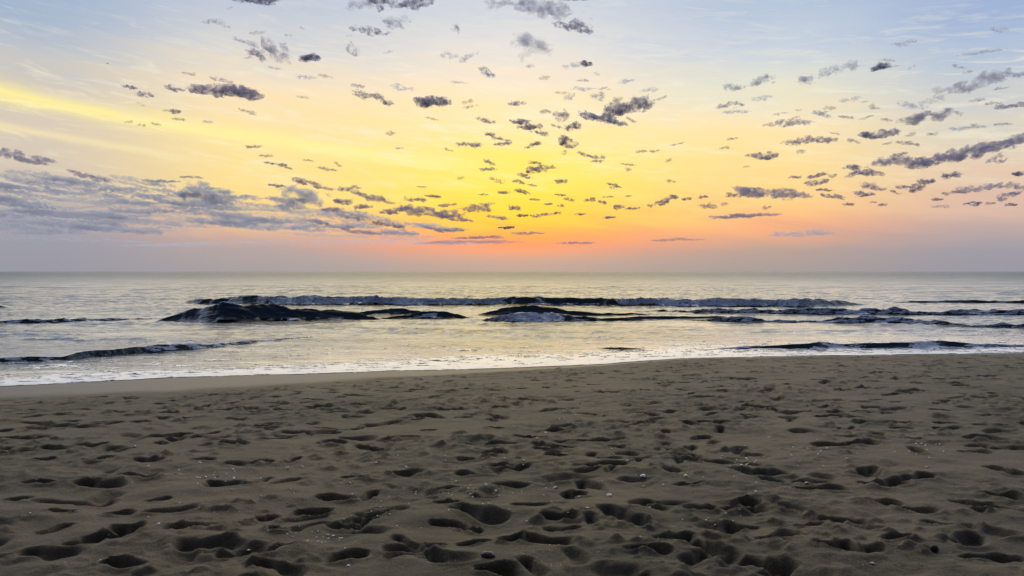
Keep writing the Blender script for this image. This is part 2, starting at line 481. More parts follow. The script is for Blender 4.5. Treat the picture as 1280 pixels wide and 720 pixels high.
# ------------------------------------------------------------------ sea
def mat_water(name, choppy=1.0, tint=(0.006, 0.014, 0.022, 1), sx=1.0, ior=1.42):
    m, nt, out = new_mat(name); L = nt.links.new
    p = N(nt, 'ShaderNodeBsdfPrincipled'); L(p.outputs[0], out.inputs[0])
    milk = N(nt, 'ShaderNodeAttribute', attribute_name='milk').outputs['Fac']
    far = N(nt, 'ShaderNodeAttribute', attribute_name='far').outputs['Fac']
    L(maprange(nt, far, 0, 1, 0.12, 0.46, smooth=False), p.inputs['Roughness'])
    p.inputs['IOR'].default_value = ior
    tc = N(nt, 'ShaderNodeTexCoord'); o = tc.outputs['Object']
    rough = N(nt, 'ShaderNodeAttribute', attribute_name='rough').outputs['Fac']

    def noise(sx, sy, detail=3.0, r=0.55, dist=0.3):
        mp = N(nt, 'ShaderNodeMapping'); mp.inputs['Scale'].default_value = (sx, sy, sy); L(o, mp.inputs[0])
        n = N(nt, 'ShaderNodeTexNoise', i_Scale=1.0, i_Detail=detail, i_Roughness=r, i_Distortion=dist)
        L(mp.outputs[0], n.inputs['Vector']); return n.outputs['Fac']
    mk = math_node(nt, 'MULTIPLY', milk, maprange(nt, noise(0.9, 2.6, 5.0, 0.65), 0.3, 0.6, 0.35, 1.0))
    L(mix_col(nt, mk, tint, (0.62, 0.64, 0.72, 1)), p.inputs['Base Color'])
    patch = maprange(nt, noise(0.11, 0.5, 3.0, 0.6), 0.36, 0.62, 0.25, 1.0)
    rp = math_node(nt, 'MULTIPLY', rough, patch)
    b1 = N(nt, 'ShaderNodeBump', i_Distance=0.24 * choppy); L(noise(1.0 * sx, 3.2, 4.0), b1.inputs['Height']); L(rp, b1.inputs['Strength'])
    b2 = N(nt, 'ShaderNodeBump', i_Distance=0.055 * choppy); L(noise(5.0 * sx, 12.0, 4.0), b2.inputs['Height']); L(rp, b2.inputs['Strength'])
    b3 = N(nt, 'ShaderNodeBump', i_Distance=1.4); L(noise(0.12, 0.28, 4.0), b3.inputs['Height'])
    L(maprange(nt, rough, 0.75, 1.0), b3.inputs['Strength'])
    L(b3.outputs[0], b1.inputs['Normal']); L(b1.outputs[0], b2.inputs['Normal']); L(b2.outputs[0], p.inputs['Normal'])
    return m


def sea_height(x, y, s):
    """s > 0 out to sea"""
    a1 = 0.005 + 0.038 * sstep(0.8, 9, s) + 0.06 * sstep(9, 45, s)
    a2 = 0.10 * sstep(18, 60, s)
    fade = 1 - sstep(90, 220, y)
    h = a1 * fbm2(x * 0.45 + 0.2 * y, y * 1.15, 4, 61) + a2 * fbm2(x * 0.06, y * 0.22, 3, 62)
    h += 0.35 * a1 * (1 - 2 * np.abs(fbm2(x * 0.8, y * 2.0, 3, 63)))
    # ragged chop in drifting patches round the breakers
    pm = sstep(-0.05, 0.45, fbm2(x * 0.10 + 0.15 * y, y * 0.28, 3, 66)) * sstep(3, 10, s) * (1 - 0.6 * sstep(24, 40, s))
    h += 0.085 * pm * np.clip(1 - 1.9 * np.abs(fbm2(x * 0.38, y * 1.25, 3, 67)), 0, 1) ** 2
    swell = 0.30 * sstep(45, 110, y) * (1 - sstep(900, 1600, y))
    h3 = swell * (fbm2(x * 0.018 + 3, y * 0.055, 2, 64) + 0.35 * fbm2(x * 0.05, y * 0.15, 2, 65) * (1 - sstep(250, 400, y)))
    return h * fade + h3


def build_sea():
    xs = [0.0]
    while xs[-1] < 34: xs.append(xs[-1] + 0.12)
    d = 0.12
    while xs[-1] < 25000: d *= 1.09; xs.append(xs[-1] + d)
    xs = np.array(xs); xs = np.concatenate([-xs[:0:-1], xs])
    ys = [9.0]
    while ys[-1] < 24: ys.append(ys[-1] + 0.10)
    while ys[-1] < 25000: ys.append(ys[-1] * (1.0048 if ys[-1] < 120 else (1.011 if ys[-1] < 1500 else 1.03)))
    ys = np.array(ys)
    X, Y = np.meshgrid(xs, ys)
    s = Y - shore_y(X)
    Z = sea_height(X, Y, s)
    Z += 0.004 * (1 - sstep(0, 1, s))
    rough = 0.25 + 0.45 * sstep(1.0, 8, s) + 0.30 * sstep(14, 60, s)
    far = sstep(3.6, 6.5, np.log(Y))
    milk = 0.62 * (1 - sstep(0.3, 4.5, s)) + 0.12 * (1 - sstep(3, 24, s))
    V = np.stack([X, Y, Z], -1).reshape(-1, 3)
    keep = (s[:-1, :-1] > -1.6) | (s[1:, 1:] > -1.6)
    F = grid_faces(len(ys), len(xs), keep)
    V, F, rr, mi, fa = compact(V, F, rough.ravel(), milk.ravel(), far.ravel())
    me = mesh_from('sea', V, F, WATER, attrs={'rough': rr, 'milk': mi, 'far': fa})
    tag(obj('sea', me), kind='structure')


WATER = mat_water('sea_water', ior=1.58)
WAVE_WATER = mat_water('wave_water', 1.0, (0.012, 0.032, 0.046, 1), 0.6)


def mat_foam(name, lo, mid_, bump):
    m, nt, out = new_mat(name); L = nt.links.new
    p = N(nt, 'ShaderNodeBsdfPrincipled'); L(p.outputs[0], out.inputs[0])
    tc = N(nt, 'ShaderNodeTexCoord')
    n = N(nt, 'ShaderNodeTexNoise', i_Scale=5.0, i_Detail=7.0, i_Roughness=0.75); L(tc.outputs['Object'], n.inputs['Vector'])
    L(ramp(nt, n.outputs['Fac'], [(0.3, lo), (0.47, mid_), (0.60, (0.94, 0.94, 0.95, 1))]), p.inputs['Base Color'])
    p.inputs['Roughness'].default_value = 0.45
    p.inputs['Coat Weight'].default_value = 0.6; p.inputs['Coat Roughness'].default_value = 0.2
    b = N(nt, 'ShaderNodeBump', i_Distance=0.06, i_Strength=bump); L(n.outputs['Fac'], b.inputs['Height']); L(b.outputs[0], p.inputs['Normal'])
    return m


FOAM = mat_foam('wave_foam', (0.26, 0.42, 0.80, 1), (0.66, 0.77, 0.97, 1), 1.0)
SWASH = mat_foam('swash_foam', (0.76, 0.78, 0.88, 1), (0.86, 0.87, 0.93, 1), 0.15)
build_sea()


def make_wave(label, ctrl, wf, wb, rough=0.05, seed=1, foams=(), steep=1.0, smooth_x=0.5, vary=0.0):
    """ctrl: photo points (px, row of the foot, row of the crest); foams: (px0, px1, v0, v1, threshold, lump)"""
    cx = []; cy = []; ch = []
    for (px, pb, pt) in ctrl:
        a, b = sea_xy(px, pb); cx.append(a); cy.append(b)
        ch.append(EYE - (pt - HOR) * (b + 0.6 * wf) / FPX)
    order = np.argsort(cx); cx = np.array(cx)[order]; cy = np.array(cy)[order]; ch = np.array(ch)[order]
    dx = 0.05 if cy.mean() < 40 else 0.08
    x = np.arange(cx[0], cx[-1], dx)

    def sm(v):
        r = np.interp(x, cx, v); k = max(int(smooth_x / dx), 1)
        ker = np.hanning(2 * k + 3); ker /= ker.sum()
        return np.convolve(np.pad(r, k + 1, mode='edge'), ker, mode='valid')
    yb = sm(cy); h = sm(ch)
    h = np.where(h > 0, h * (1 + 0.14 * fbm2(x * 0.8, x * 0 + 0.5, 2, seed)) * (1 + 0.05 * fbm2(x * 2.0, x * 0 + 9.5, 3, seed + 23)) * (1 - vary + vary * sstep(-0.5, 0.35, fbm2(x * 0.33, x * 0 + 7.5, 3, seed + 3))) + 0.03, h)
    yb = yb + 0.3 * wf * fbm2(x * 0.45, x * 0 + 3.5, 1, seed + 5) + 0.05 * min(wf, 0.7) * fbm2(x * 1.7, x * 0 + 5.5, 2, seed + 6)
    ends = np.minimum(x - x[0], x[-1] - x); h = h * (0.25 + 0.75 * sstep(0, 3.0, ends)) - 0.10 * (1 - sstep(0, 1.5, ends))
    wx = np.clip(1.1 * h, 0.16, wf)[None, :]
    v = np.concatenate([np.linspace(-1.25, 0, 26), np.linspace(0, 1.2, 20)[1:]])
    Vv, Xx = np.meshgrid(v, x, indexing='ij')
    tt = np.clip(Vv + 1, 0, 1)
    prof = np.where(Vv < 0, 0.72 * tt ** 1.25 + 0.28 * sstep(0, 1, tt), 1 - np.clip(Vv, 0, 1) ** 0.75 * (1.6 - 0.6 * np.clip(Vv, 0, 1)))
    Yy = yb[None, :] + wx + np.where(Vv < 0, Vv * wx, Vv * wb)
    Yy = Yy - 1.6 * wx * sstep(0.6, 1.05, -Vv) * np.clip(fbm2(Xx * 1.1, Vv * 1.5 + 4, 3, seed + 19), 0, 1)
    Z = h[None, :] * prof - 0.10 * sstep(0.95, 1.25, np.abs(Vv)) - 0.02
    hh = np.clip(h, 0, None)[None, :]
    env = prof * sstep(0, 0.25, hh)
    Z = Z + rough * env * 0.6 * (fbm2(Xx * 0.8, Yy * 2.2 + Z * 3, 2, seed + 9, gain=0.4) + 0.35 * fbm2(Xx * 0.8, Yy * 5 + Z * 7, 2, seed + 14, gain=0.4))
    Z = Z + 0.5 * rough * env * np.exp(-(Vv / 0.16) ** 2) * fbm2(Xx * 2.2, Xx * 0 + 1.5, 3, seed + 17)
    Z = Z + sea_height(Xx, Yy, Yy - shore_y(Xx)) * 0.7
    V = np.stack([Xx, Yy, Z], -1)
    keep = (Z[:-1, :-1] > -0.25)
    cxm, cym = float(x.mean()), float(yb.mean())
    W = V.reshape(-1, 3) - np.array([cxm, cym, 0])
    F = grid_faces(len(v), len(x))
    me = mesh_from('breaking_wave', W, F, WAVE_WATER, attrs={'rough': np.full(len(W), 0.6)})
    o = obj('breaking_wave', me); o.location = (cxm, cym, 0)
    tag(o, label, 'wave', 'breaking waves')
    for k, (p0, p1, v0, v1, thr, lump) in enumerate(foams):
        x0 = (p0 - 640) / FPX * cym; x1 = (p1 - 640) / FPX * cym
        sel = np.where((x >= x0) & (x <= x1))[0]
        if len(sel) < 4: continue
        vi = np.where((v >= v0) & (v <= v1))[0]
        xi = np.arange(x[sel[0]], x[sel[-1]], dx * 0.6)
        vv = np.linspace(v0, v1, 34)
        GV, GX = np.meshgrid(vv, xi, indexing='ij')

        def samp(A):
            t = np.array([np.interp(xi, x, A[r]) for r in range(len(v))])
            return np.array([np.interp(vv, v, t[:, c]) for c in range(len(xi))]).T
        fy = samp(Yy); fz = samp(Z)
        edge = np.minimum(sstep(v0, v0 + 0.12, GV), 1 - sstep(v1 - 0.25, v1, GV)) * np.minimum(sstep(xi[0], xi[0] + 0.8, GX), 1 - sstep(xi[-1] - 0.8, xi[-1], GX))
        n = fbm2(GX * 1.1, fy * 2.2 + fz * 5, 6, seed + 31 + k, gain=0.75)
        dens = n + 0.9 * edge - 0.75
        bump = np.abs(fbm2(GX * 3.4, fy * 4 + fz * 7, 5, seed + 41, gain=0.6))
        off = lump * (0.45 + 1.3 * np.clip(fbm2(GX * 0.35, fy * 0 + 2.5, 2, seed + 51) + 0.2, -0.2, 1)) * (0.25 + 1.2 * bump) * np.clip(edge * 1.5, 0, 1) * sstep(thr - 0.1, thr + 0.35, dens) + 0.008
        P = np.stack([GX, fy - off * 0.8, fz + off * 0.8], -1).reshape(-1, 3) - np.array([cxm, cym, 0])
        kf = (dens[:-1, :-1] > thr) & (dens[1:, 1:] > thr)
        if kf.sum() < 10: continue
        FF = grid_faces(len(vv), len(xi), kf)
        P, FF = compact(P, FF)
        fo = obj('foam', mesh_from('foam', P, FF, FOAM), o)
    return o


make_wave('tallest dark wave, a long black hump left of centre, before the long white breaker',
          [(168, 402.5, 402.5), (192, 402.5, 396), (215, 402.6, 390), (245, 402.8, 384.5), (265, 402.8, 381.5), (280, 402.8, 379), (296, 402.8, 381), (325, 402.4, 382), (345, 402, 385.5), (380, 401.2, 387), (410, 400.4, 387.5), (440, 400, 389), (500, 399.5, 399.5)],
          0.95, 3.6, 0.05, 2, foams=((240, 322, -0.14, 0.30, -0.1, 0.05), (330, 440, -0.95, -0.5, 0.16, 0.05)), steep=1.2)
make_wave('long thin breaker farthest out, white foam along most of its dark front',
          [(215, 378, 378), (240, 380, 374), (300, 381.5, 370), (330, 382, 370), (480, 382, 371), (600, 382, 373), (640, 382, 371), (680, 382, 371.5), (760, 382.5, 373),
           (850, 383, 373), (960, 383.5, 374), (1000, 384, 373), (1040, 384, 375), (1080, 382, 379), (1100, 381, 381)],
          1.6, 6.0, 0.06, 3, foams=((325, 640, -0.92, 0.02, -0.30, 0.20), (765, 1002, -0.92, 0.02, -0.30, 0.20), (650, 760, -0.9, -0.5, 0.0, 0.08)), steep=1.5, vary=0.1)
make_wave('thin dark lens of a wave just right of the tallest wave, the farther of two',
          [(400, 395, 395), (430, 394.5, 391.5), (462, 394, 389), (485, 394, 386), (510, 394, 385.5), (525, 394, 387.5), (540, 394, 391), (562, 394, 394)], 0.5, 2.4, 0.05, 4)
make_wave('thin dark lens of a wave just right of the tallest wave, the nearer of two',
          [(440, 399, 399), (480, 398.5, 395.5), (515, 398, 393), (535, 398, 389.5), (555, 398, 389), (572, 398, 391.5), (586, 398, 395), (606, 398, 398)], 0.45, 2.0, 0.05, 18, foams=((500, 560, -0.9, -0.1, 0.05, 0.05),))
make_wave('short dark wave cap near the centre, behind a low roll of white foam',
          [(572, 394.5, 394.5), (590, 394.5, 392), (612, 394.5, 388.5), (630, 394.5, 384.5), (650, 394.5, 383), (675, 394.5, 382.5), (695, 394.5, 384.5), (712, 394.5, 388.5), (735, 394.5, 391), (790, 394.5, 392), (850, 394.5, 394.5)],
          0.6, 2.4, 0.05, 5, steep=1.3)
make_wave('low roll of white foam near the centre, in front of a short dark wave cap',
          [(576, 402, 402), (592, 402, 399), (612, 402.5, 395.5), (640, 403.5, 392.5), (670, 404, 392), (700, 403, 393.5), (730, 402, 396), (752, 401.5, 397), (800, 401, 398.5), (870, 401, 401)],
          0.9, 1.8, 0.07, 15, foams=((604, 712, -1.0, 0.1, -0.32, 0.16), (700, 757, -0.9, -0.4, 0.0, 0.06)), steep=1.3)
make_wave('broad choppy blue whitewater wave stretching from right of centre to the right edge',
          [(770, 390, 390), (830, 391, 388), (900, 392, 386.5), (980, 393, 385), (1060, 393.5, 385), (1150, 394, 386), (1240, 394, 387), (1310, 394, 388), (1400, 393, 391), (1450, 392, 392)],
          0.9, 3.0, 0.10, 6, foams=((850, 1420, -0.9, 0.25, 0.02, 0.12),), vary=0.5)
make_wave('rough low dark ripple wave just in front of the blue whitewater at right',
          [(800, 399, 399), (870, 401, 397), (920, 402.5, 396), (1000, 403.5, 397), (1080, 404, 396), (1150, 406, 398), (1220, 409, 401), (1290, 410, 403), (1370, 409, 409)],
          0.7, 2.0, 0.07, 7, foams=((870, 1300, -0.9, 0.3, 0.12, 0.05),), vary=0.75)
make_wave('long low wave nearest the shore at left, dark, then fading to blue',
          [(-90, 456, 446), (0, 454, 444.5), (40, 453, 444.5), (70, 453, 446), (80, 450, 446), (100, 448, 439), (140, 445, 434), (190, 441, 430), (230, 438, 429), (262, 435, 429), (285, 432, 427.5), (330, 428, 424.5), (380, 423, 420), (420, 420, 418), (440, 419, 419)],
          0.42, 1.2, 0.03, 8, foams=((175, 440, -0.9, 0.3, 0.02, 0.03), (20, 170, -0.9, 0.2, 0.25, 0.03)), smooth_x=0.25, vary=0.3)
make_wave('faint flat dark ripple running left from the tallest wave',
          [(-60, 407, 401), (0, 406, 400), (60, 405, 398), (120, 402, 395.5), (170, 400, 394), (200, 399, 394), (225, 398, 398)],
          0.6, 2.2, 0.05, 9, foams=((-60, 225, -0.8, 0.6, 0.12, 0.04),), vary=0.7)
make_wave('tiny dark swell far out at the left edge of the sea',
          [(-60, 385, 379), (0, 385.5, 379.5), (25, 385, 380), (42, 384, 382), (55, 383, 383)], 1.4, 4.0, 0.04, 10)
make_wave('thin dark line of swell far out at the right edge',
          [(1090, 378, 378), (1130, 379, 376.5), (1200, 379, 375.5), (1280, 379.5, 375.5), (1350, 379.5, 376), (1400, 379, 379)], 1.5, 5.0, 0.03, 11)
make_wave('small dark shore break low at right with a patch of white foam',
          [(850, 437, 437), (905, 437, 434.5), (950, 436.5, 432), (1010, 436.5, 430), (1035, 436, 427.5), (1060, 436, 429.5), (1110, 436, 429), (1150, 436, 428), (1185, 435.5, 426),
           (1230, 435, 430), (1290, 435, 431), (1350, 434, 434)],
          0.40, 1.2, 0.03, 12, foams=((1125, 1190, -0.95, 0.1, -0.4, 0.05), (850, 960, -0.6, 0.5, 0.0, 0.03), (1195, 1345, -0.9, 0.2, 0.1, 0.03), (990, 1120, -0.9, 0.2, 0.15, 0.03)), smooth_x=0.2, vary=0.5)
make_wave('short dark wrinkle in the yellow water right of centre, nearest the shore',
          [(705, 437, 437), (725, 437, 434), (760, 437, 433), (800, 438, 434), (835, 438, 435), (850, 437, 437)], 0.3, 0.9, 0.03, 16, smooth_x=0.2)
make_wave('thin dark wave line running right from the low roll of white foam',
          [(740, 399, 399), (770, 399.5, 396), (830, 399, 395.5), (900, 398.5, 396), (960, 398, 398)], 0.5, 1.6, 0.04, 17)
make_wave('little dark chop peak behind the shore break, left of the foam patch',
          [(975, 428, 428), (988, 428, 424), (998, 428, 421), (1008, 427, 422.5), (1020, 427, 427)], 0.5, 0.9, 0.04, 13, smooth_x=0.15)
make_wave('little dark chop peak behind the shore break, above the foam patch',
          [(1160, 428, 428), (1172, 428, 424), (1186, 427.5, 421.5), (1196, 427, 423), (1210, 427, 427)], 0.5, 0.9, 0.04, 14, smooth_x=0.15)


def build_swash_foam():
    """thin lace of foam left on the shallow water along the beach"""
    x = np.arange(-17, 24, 0.036); s = np.concatenate([np.arange(-0.10, 1.2, 0.025), np.arange(1.2, 7.5, 0.055), np.arange(7.5, 15, 0.085)])
    Sg, X = np.meshgrid(s, x, indexing='ij')
    Y = shore_y(X) + Sg
    Z = sea_height(X, Y, Sg) + 0.004 * (1 - sstep(0, 1, Sg))
    Z = np.maximum(Z, beach_base(-Sg))
    n = fbm2(X * 0.55, Y * 1.5, 6, 71, gain=0.70)
    lace = 1 - np.abs(fbm2(X * 1.6 + 0.5 * n, Y * 4.0, 5, 72, gain=0.6)) * 3.4
    right = sstep(4.0, 9.0, X)
    edge = np.exp(-((Sg - 0.12 - 0.10 * perlin2(X * 0.5, X * 0, 75)) / (0.14)) ** 2)
    band = (1 - sstep(1.0, 4.2, Sg / (0.62 + 0.38 * sstep(-8, 1, X)))) * (1 - 0.3 * right) + 0.35 * (1 - sstep(4, 8.5, Sg)) + 0.24 * (1 - sstep(11, 15, Sg)) * sstep(-0.1, 0.4, fbm2(X * 0.12, Sg * 0.5, 2, 79))
    dens = 0.55 * n + 0.38 * lace + 0.62 * band - 0.61 + 0.9 * edge * (0.45 + 0.5 * perlin2(X * 0.45, X * 0 + 4, 77))
    th = 0.006 + 0.010 * np.clip(dens, 0, 1) * (0.5 + np.abs(fbm2(X * 4, Y * 5, 3, 78))) + 0.012 * edge
    Z2 = Z + th * sstep(0.0, 0.25, dens)
    V = np.stack([X, Y, Z2 + 0.004], -1).reshape(-1, 3)
    keep = (dens[:-1, :-1] > 0) & (dens[1:, 1:] > 0)
    F = grid_faces(len(s), len(x), keep)
    V, F = compact(V, F)
    o = obj('foam', mesh_from('foam', V, F, SWASH))
    tag(o, 'lacy white foam left along the edge of the beach', 'foam', kind='stuff')


build_swash_foam()


# ------------------------------------------------------------------ shells and pebbles
def mat_plain(name, c, rough=0.5, bump=0.3, scale=60.0):
    m, nt, out = new_mat(name); L = nt.links.new
    p = N(nt, 'ShaderNodeBsdfPrincipled'); L(p.outputs[0], out.inputs[0])
    tc = N(nt, 'ShaderNodeTexCoord')
    n = N(nt, 'ShaderNodeTexNoise', i_Scale=scale, i_Detail=4.0); L(tc.outputs['Object'], n.inputs['Vector'])
    L(mix_col(nt, n.outputs['Fac'], tuple(v * 0.7 for v in c) + (1,), tuple(min(v * 1.25, 0.95) for v in c) + (1,)), p.inputs['Base Color'])
    p.inputs['Roughness'].default_value = rough
    b = N(nt, 'ShaderNodeBump', i_Distance=0.004, i_Strength=bump); L(n.outputs['Fac'], b.inputs['Height']); L(b.outputs[0], p.inputs['Normal'])
    return m


def shell_mesh(seed, mat):
    """a ribbed half shell: fan from a hinge, domed, closed underneath"""
    r = random.Random(seed)
    nr, na = 6, 15
    V = []; F = []
    chip = [1 - max(0, r.gauss(0.0, 0.12)) for _ in range(na)]
    for under in (0, 1):
        for i in range(nr):
            t = i / (nr - 1)
            for a in range(na):
                th = math.radians(-72 + 144 * a / (na - 1))
                rr = t * chip[a] * (1 + 0.05 * math.cos(a * math.pi))
                x = math.sin(th) * rr * 0.62; y = math.cos(th) * rr - 0.35
                dome = 0.34 * math.sin(min(1, 0.15 + t) * math.pi * 0.9) * math.cos(th * 0.8) + 0.015 * math.cos(a * math.pi) * t
                V.append((x, y, dome * (0.55 if under else 1.0) - (0.04 if under else 0)))
    K = nr * na
    for i in range(nr - 1):
        for a in range(na - 1):
            q = (i * na + a, i * na + a + 1, (i + 1) * na + a + 1, (i + 1) * na + a)
            F.append(q); F.append(tuple(K + k for k in reversed(q)))
    for a in range(na - 1):
        o = (nr - 1) * na
        F.append((o + a, o + a + 1, K + o + a + 1, K + o + a))
    for a in (0, na - 1):
        for i in range(nr - 1):
            q = (i * na + a, (i + 1) * na + a, K + (i + 1) * na + a, K + i * na + a)
            F.append(q if a == 0 else q[::-1])
    return mesh_from('seashell', V, F, mat)


def pebble_mesh(name, seed, mat, flat=0.6, nu=24, nv=14):
    u = np.linspace(0, 2 * np.pi, nu, endpoint=False); v = np.linspace(0.03, np.pi - 0.03, nv)
    Vv, U = np.meshgrid(v, u, indexing='ij')
    x = np.sin(Vv) * np.cos(U); y = np.sin(Vv) * np.sin(U); z = np.cos(Vv)
    r = 1 + 0.16 * fbm3(x * 1.3, y * 1.3, z * 1.3, 3, seed)
    P = np.stack([x * r, y * r * 0.72, z * r * flat], -1).reshape(-1, 3)
    i = np.arange(nu * nv).reshape(nv, nu); j = np.roll(i, -1, axis=1)
    F = np.stack([i[:-1], i[1:], j[1:], j[:-1]], -1).reshape(-1, 4)
    P = np.concatenate([P, [[0, 0, flat], [0, 0, -flat]]])
    k = nu * nv
    caps = [(k, i[0, a], j[0, a], j[0, a]) for a in range(0)]
    me = mesh_from(name, P, F, mat)
    return me


SHELL_M = [mat_plain('white_shell', (0.86, 0.85, 0.80), 0.22), mat_plain('cream_shell', (0.80, 0.72, 0.60), 0.25)]
SHELLS = [shell_mesh(k, SHELL_M[k % 2]) for k in range(5)]
SHELL_PX = [(247, 580, 3), (357, 587, 3.4), (377, 585, 2.6), (195, 658, 3.2), (308, 693, 3), (122, 708, 3), (415, 673, 3), (408, 677, 2.4), (395, 680, 2.4), (425, 676, 2.5),
            (166, 559, 2.2), (182, 579, 2.4), (804, 598, 5), (695, 612, 4.5), (763, 622, 4.6), (806, 610, 2.6), (785, 582, 3), (550, 618, 3.2), (594, 613, 2.6), (608, 612, 2.6),
            (620, 613, 2.6), (654, 577, 2.2), (452, 624, 2.4), (434, 711, 3.5), (682, 542, 2.4), (720, 520, 2.4), (831, 608, 2.6), (735, 637, 2.6), (859, 597, 3.4), (935, 575, 3.2),
            (928, 587, 3), (935, 590, 3.2), (957, 594, 3), (947, 617, 2.8), (1010, 607, 3.2), (1095, 703, 3.6), (1151, 560, 2.6), (1148, 564, 2.4), (1154, 556, 2.2), (1010, 508, 2),
            (993, 560, 2.4), (1061, 575, 2.4), (1183, 566, 2.2), (270, 597, 2), (290, 600, 2.4), (255, 598, 2), (510, 632, 2), (560, 640, 2), (495, 660, 2.2), (430, 688, 2.2)]
BIG_LABEL = {(804, 598): 'largest white shell chip, on smooth brown sand just right of the middle of the beach',
             (695, 612): 'white shell chip on bare sand between two footprint rows, middle of the beach',
             (763, 622): 'white shell chip beside a dark footprint, nearer than the largest chip',
             (357, 587): 'pale shell chip just below a dark footprint, well left of the middle',
             (1095, 703): 'lone white shell chip near the bottom edge, at right among the deep hollows',
             (434, 711): 'lone white shell chip at the bottom edge, left of the dark purplish pebble'}


def region_name(px, py):
    h = 'left' if px < 440 else ('middle' if px < 850 else 'right')
    d = 'far strip of trodden sand' if py < 560 else ('middle strip of trodden sand' if py < 630 else 'nearest strip of trodden sand')
    return h, d


def put_shell(px, py, wpx, label=None):
    gx, gy = sand_ground(px, py)
    for _ in range(3):
        zz = sand_z(gx, gy); gy = (EYE - zz) * FPX / (py - HOR); gx = (px - 640) / FPX * gy
    size = wpx / FPX * gy * 1.45
    o = obj('seashell', random.choice(SHELLS))
    o.scale = (size, size, size)
    o.rotation_euler = (random.gauss(0.25, 0.3), random.gauss(0, 0.3), random.uniform(0, 6.28))
    o.location = (gx, gy, sand_z(gx, gy) + size * 0.05)
    h, d = region_name(px, py)
    if label: tag(o, label, 'shell', 'shell chips scattered on the sand')
    else: tag(o, 'tiny pale shell chip on the %s, %s part of the beach' % (d, h), 'shell', 'tiny shell chips, %s, %s' % (d, h))


for (px, py, w) in SHELL_PX:
    put_shell(px, py, w, BIG_LABEL.get((px, py)))
CLUST = [(600, 615, 70, 8, 22), (400, 676, 40, 14, 16), (270, 598, 40, 8, 10), (930, 585, 50, 16, 16), (1150, 562, 30, 8, 10), (470, 640, 60, 14, 14),
         (720, 520, 60, 14, 8), (880, 650, 60, 20, 10), (560, 575, 120, 14, 10), (1000, 560, 60, 10, 8), (240, 590, 150, 40, 12), (900, 600, 250, 60, 24), (300, 640, 260, 60, 26), (620, 640, 200, 50, 22)]
for (cx, cy, sx, sy, n) in CLUST:
    for _ in range(n):
        put_shell(min(max(random.gauss(cx, sx * 0.6), 5), 1275), min(max(random.gauss(cy, sy * 0.6), 505), 714), random.uniform(1.1, 2.1))


def put_pebble(name, px, py, wpx, mat, label, seed, flat):
    gx, gy = sand_ground(px, py)
    for _ in range(3):
        zz = sand_z(gx, gy); gy = (EYE - zz) * FPX / (py - HOR); gx = (px - 640) / FPX * gy
    s = 0.5 * wpx / FPX * gy
    o = obj(name, pebble_mesh(name, seed, mat, flat)); o.scale = (s, s, s)
    o.location = (gx, gy, sand_z(gx, gy) + s * flat * 0.35); o.rotation_euler = (0.1, 0.15, 0.1)
    tag(o, label, 'pebble')


put_pebble('pebble', 610, 698, 19, mat_plain('purplish_stone', (0.022, 0.018, 0.026), 0.5, 0.5, 5), 'dark purplish oval pebble lying on the sand near the bottom edge', 3, 0.45)
put_pebble('pebble', 1172, 691, 11, mat_plain('black_stone', (0.018, 0.018, 0.016), 0.7, 0.5, 5), 'small pointed black pebble on a sand ridge at lower right', 9, 1.0)

# ------------------------------------------------------------------ bird
def build_bird():
    m = mat_plain('dark_feathers', (0.10, 0.095, 0.09), 0.8)
    D = 230.0; px, py = 137.5, 81
    loc = ((px - 640) / FPX * D, D, EYE + (HOR - py) / FPX * D)
    r = bpy.data.objects.new('gull', None); link(r); r.location = loc; r.rotation_euler = (0, 0, R(70))
    tag(r, 'tiny dark gull flying alone in the clear sky at upper left', 'bird')
    pts = [(-0.30, 0.012, 0), (-0.22, 0.03, 0.01), (-0.1, 0.065, 0), (0.03, 0.075, 0), (0.14, 0.055, 0.01), (0.2, 0.04, 0.03), (0.25, 0.036, 0.035), (0.29, 0.012, 0.03), (0.33, 0.004, 0.025)]
    V = []; F = []; n = 10
    for (x, rr, z) in pts:
        for k in range(n):
            a = 2 * math.pi * k / n; V.append((x, rr * math.cos(a), z + rr * 0.9 * math.sin(a)))
    for i in range(len(pts) - 1):
        for k in range(n):
            F.append((i * n + k, i * n + (k + 1) % n, (i + 1) * n + (k + 1) % n, (i + 1) * n + k))
    obj('body', mesh_from('body', V, F, m), r)
    V = [(-0.3, -0.015, 0.005), (-0.3, 0.015, 0.005), (-0.46, 0.08, 0.0), (-0.46, -0.08, 0.0), (-0.3, -0.015, -0.006), (-0.3, 0.015, -0.006), (-0.46, 0.08, -0.01), (-0.46, -0.08, -0.01)]
    F = [(0, 1, 2, 3), (7, 6, 5, 4), (0, 4, 5, 1), (1, 5, 6, 2), (2, 6, 7, 3), (3, 7, 4, 0)]
    obj('tail', mesh_from('tail', V, F, m, smooth=False), r)
    for s in (-1, 1):
        sec = [(0.0, 0.14, -0.10, 0.03, 0.02), (0.2, 0.17, -0.09, 0.11, 0.018), (0.38, 0.15, -0.07, 0.16, 0.014), (0.58, 0.05, -0.10, 0.13, 0.010), (0.74, -0.10, -0.16, 0.07, 0.004)]
        V = []; F = []
        for (yy, lead, trail, z, th) in sec:
            V += [(lead, s * (yy + 0.03), z), ((lead + trail) / 2, s * (yy + 0.03), z + th), (trail, s * (yy + 0.03), z), ((lead + trail) / 2, s * (yy + 0.03), z - th)]
        for i in range(len(sec) - 1):
            for k in range(4):
                F.append((i * 4 + k, i * 4 + (k + 1) % 4, (i + 1) * 4 + (k + 1) % 4, (i + 1) * 4 + k))
        obj('wing', mesh_from('wing', V, F, m), r)


build_bird()


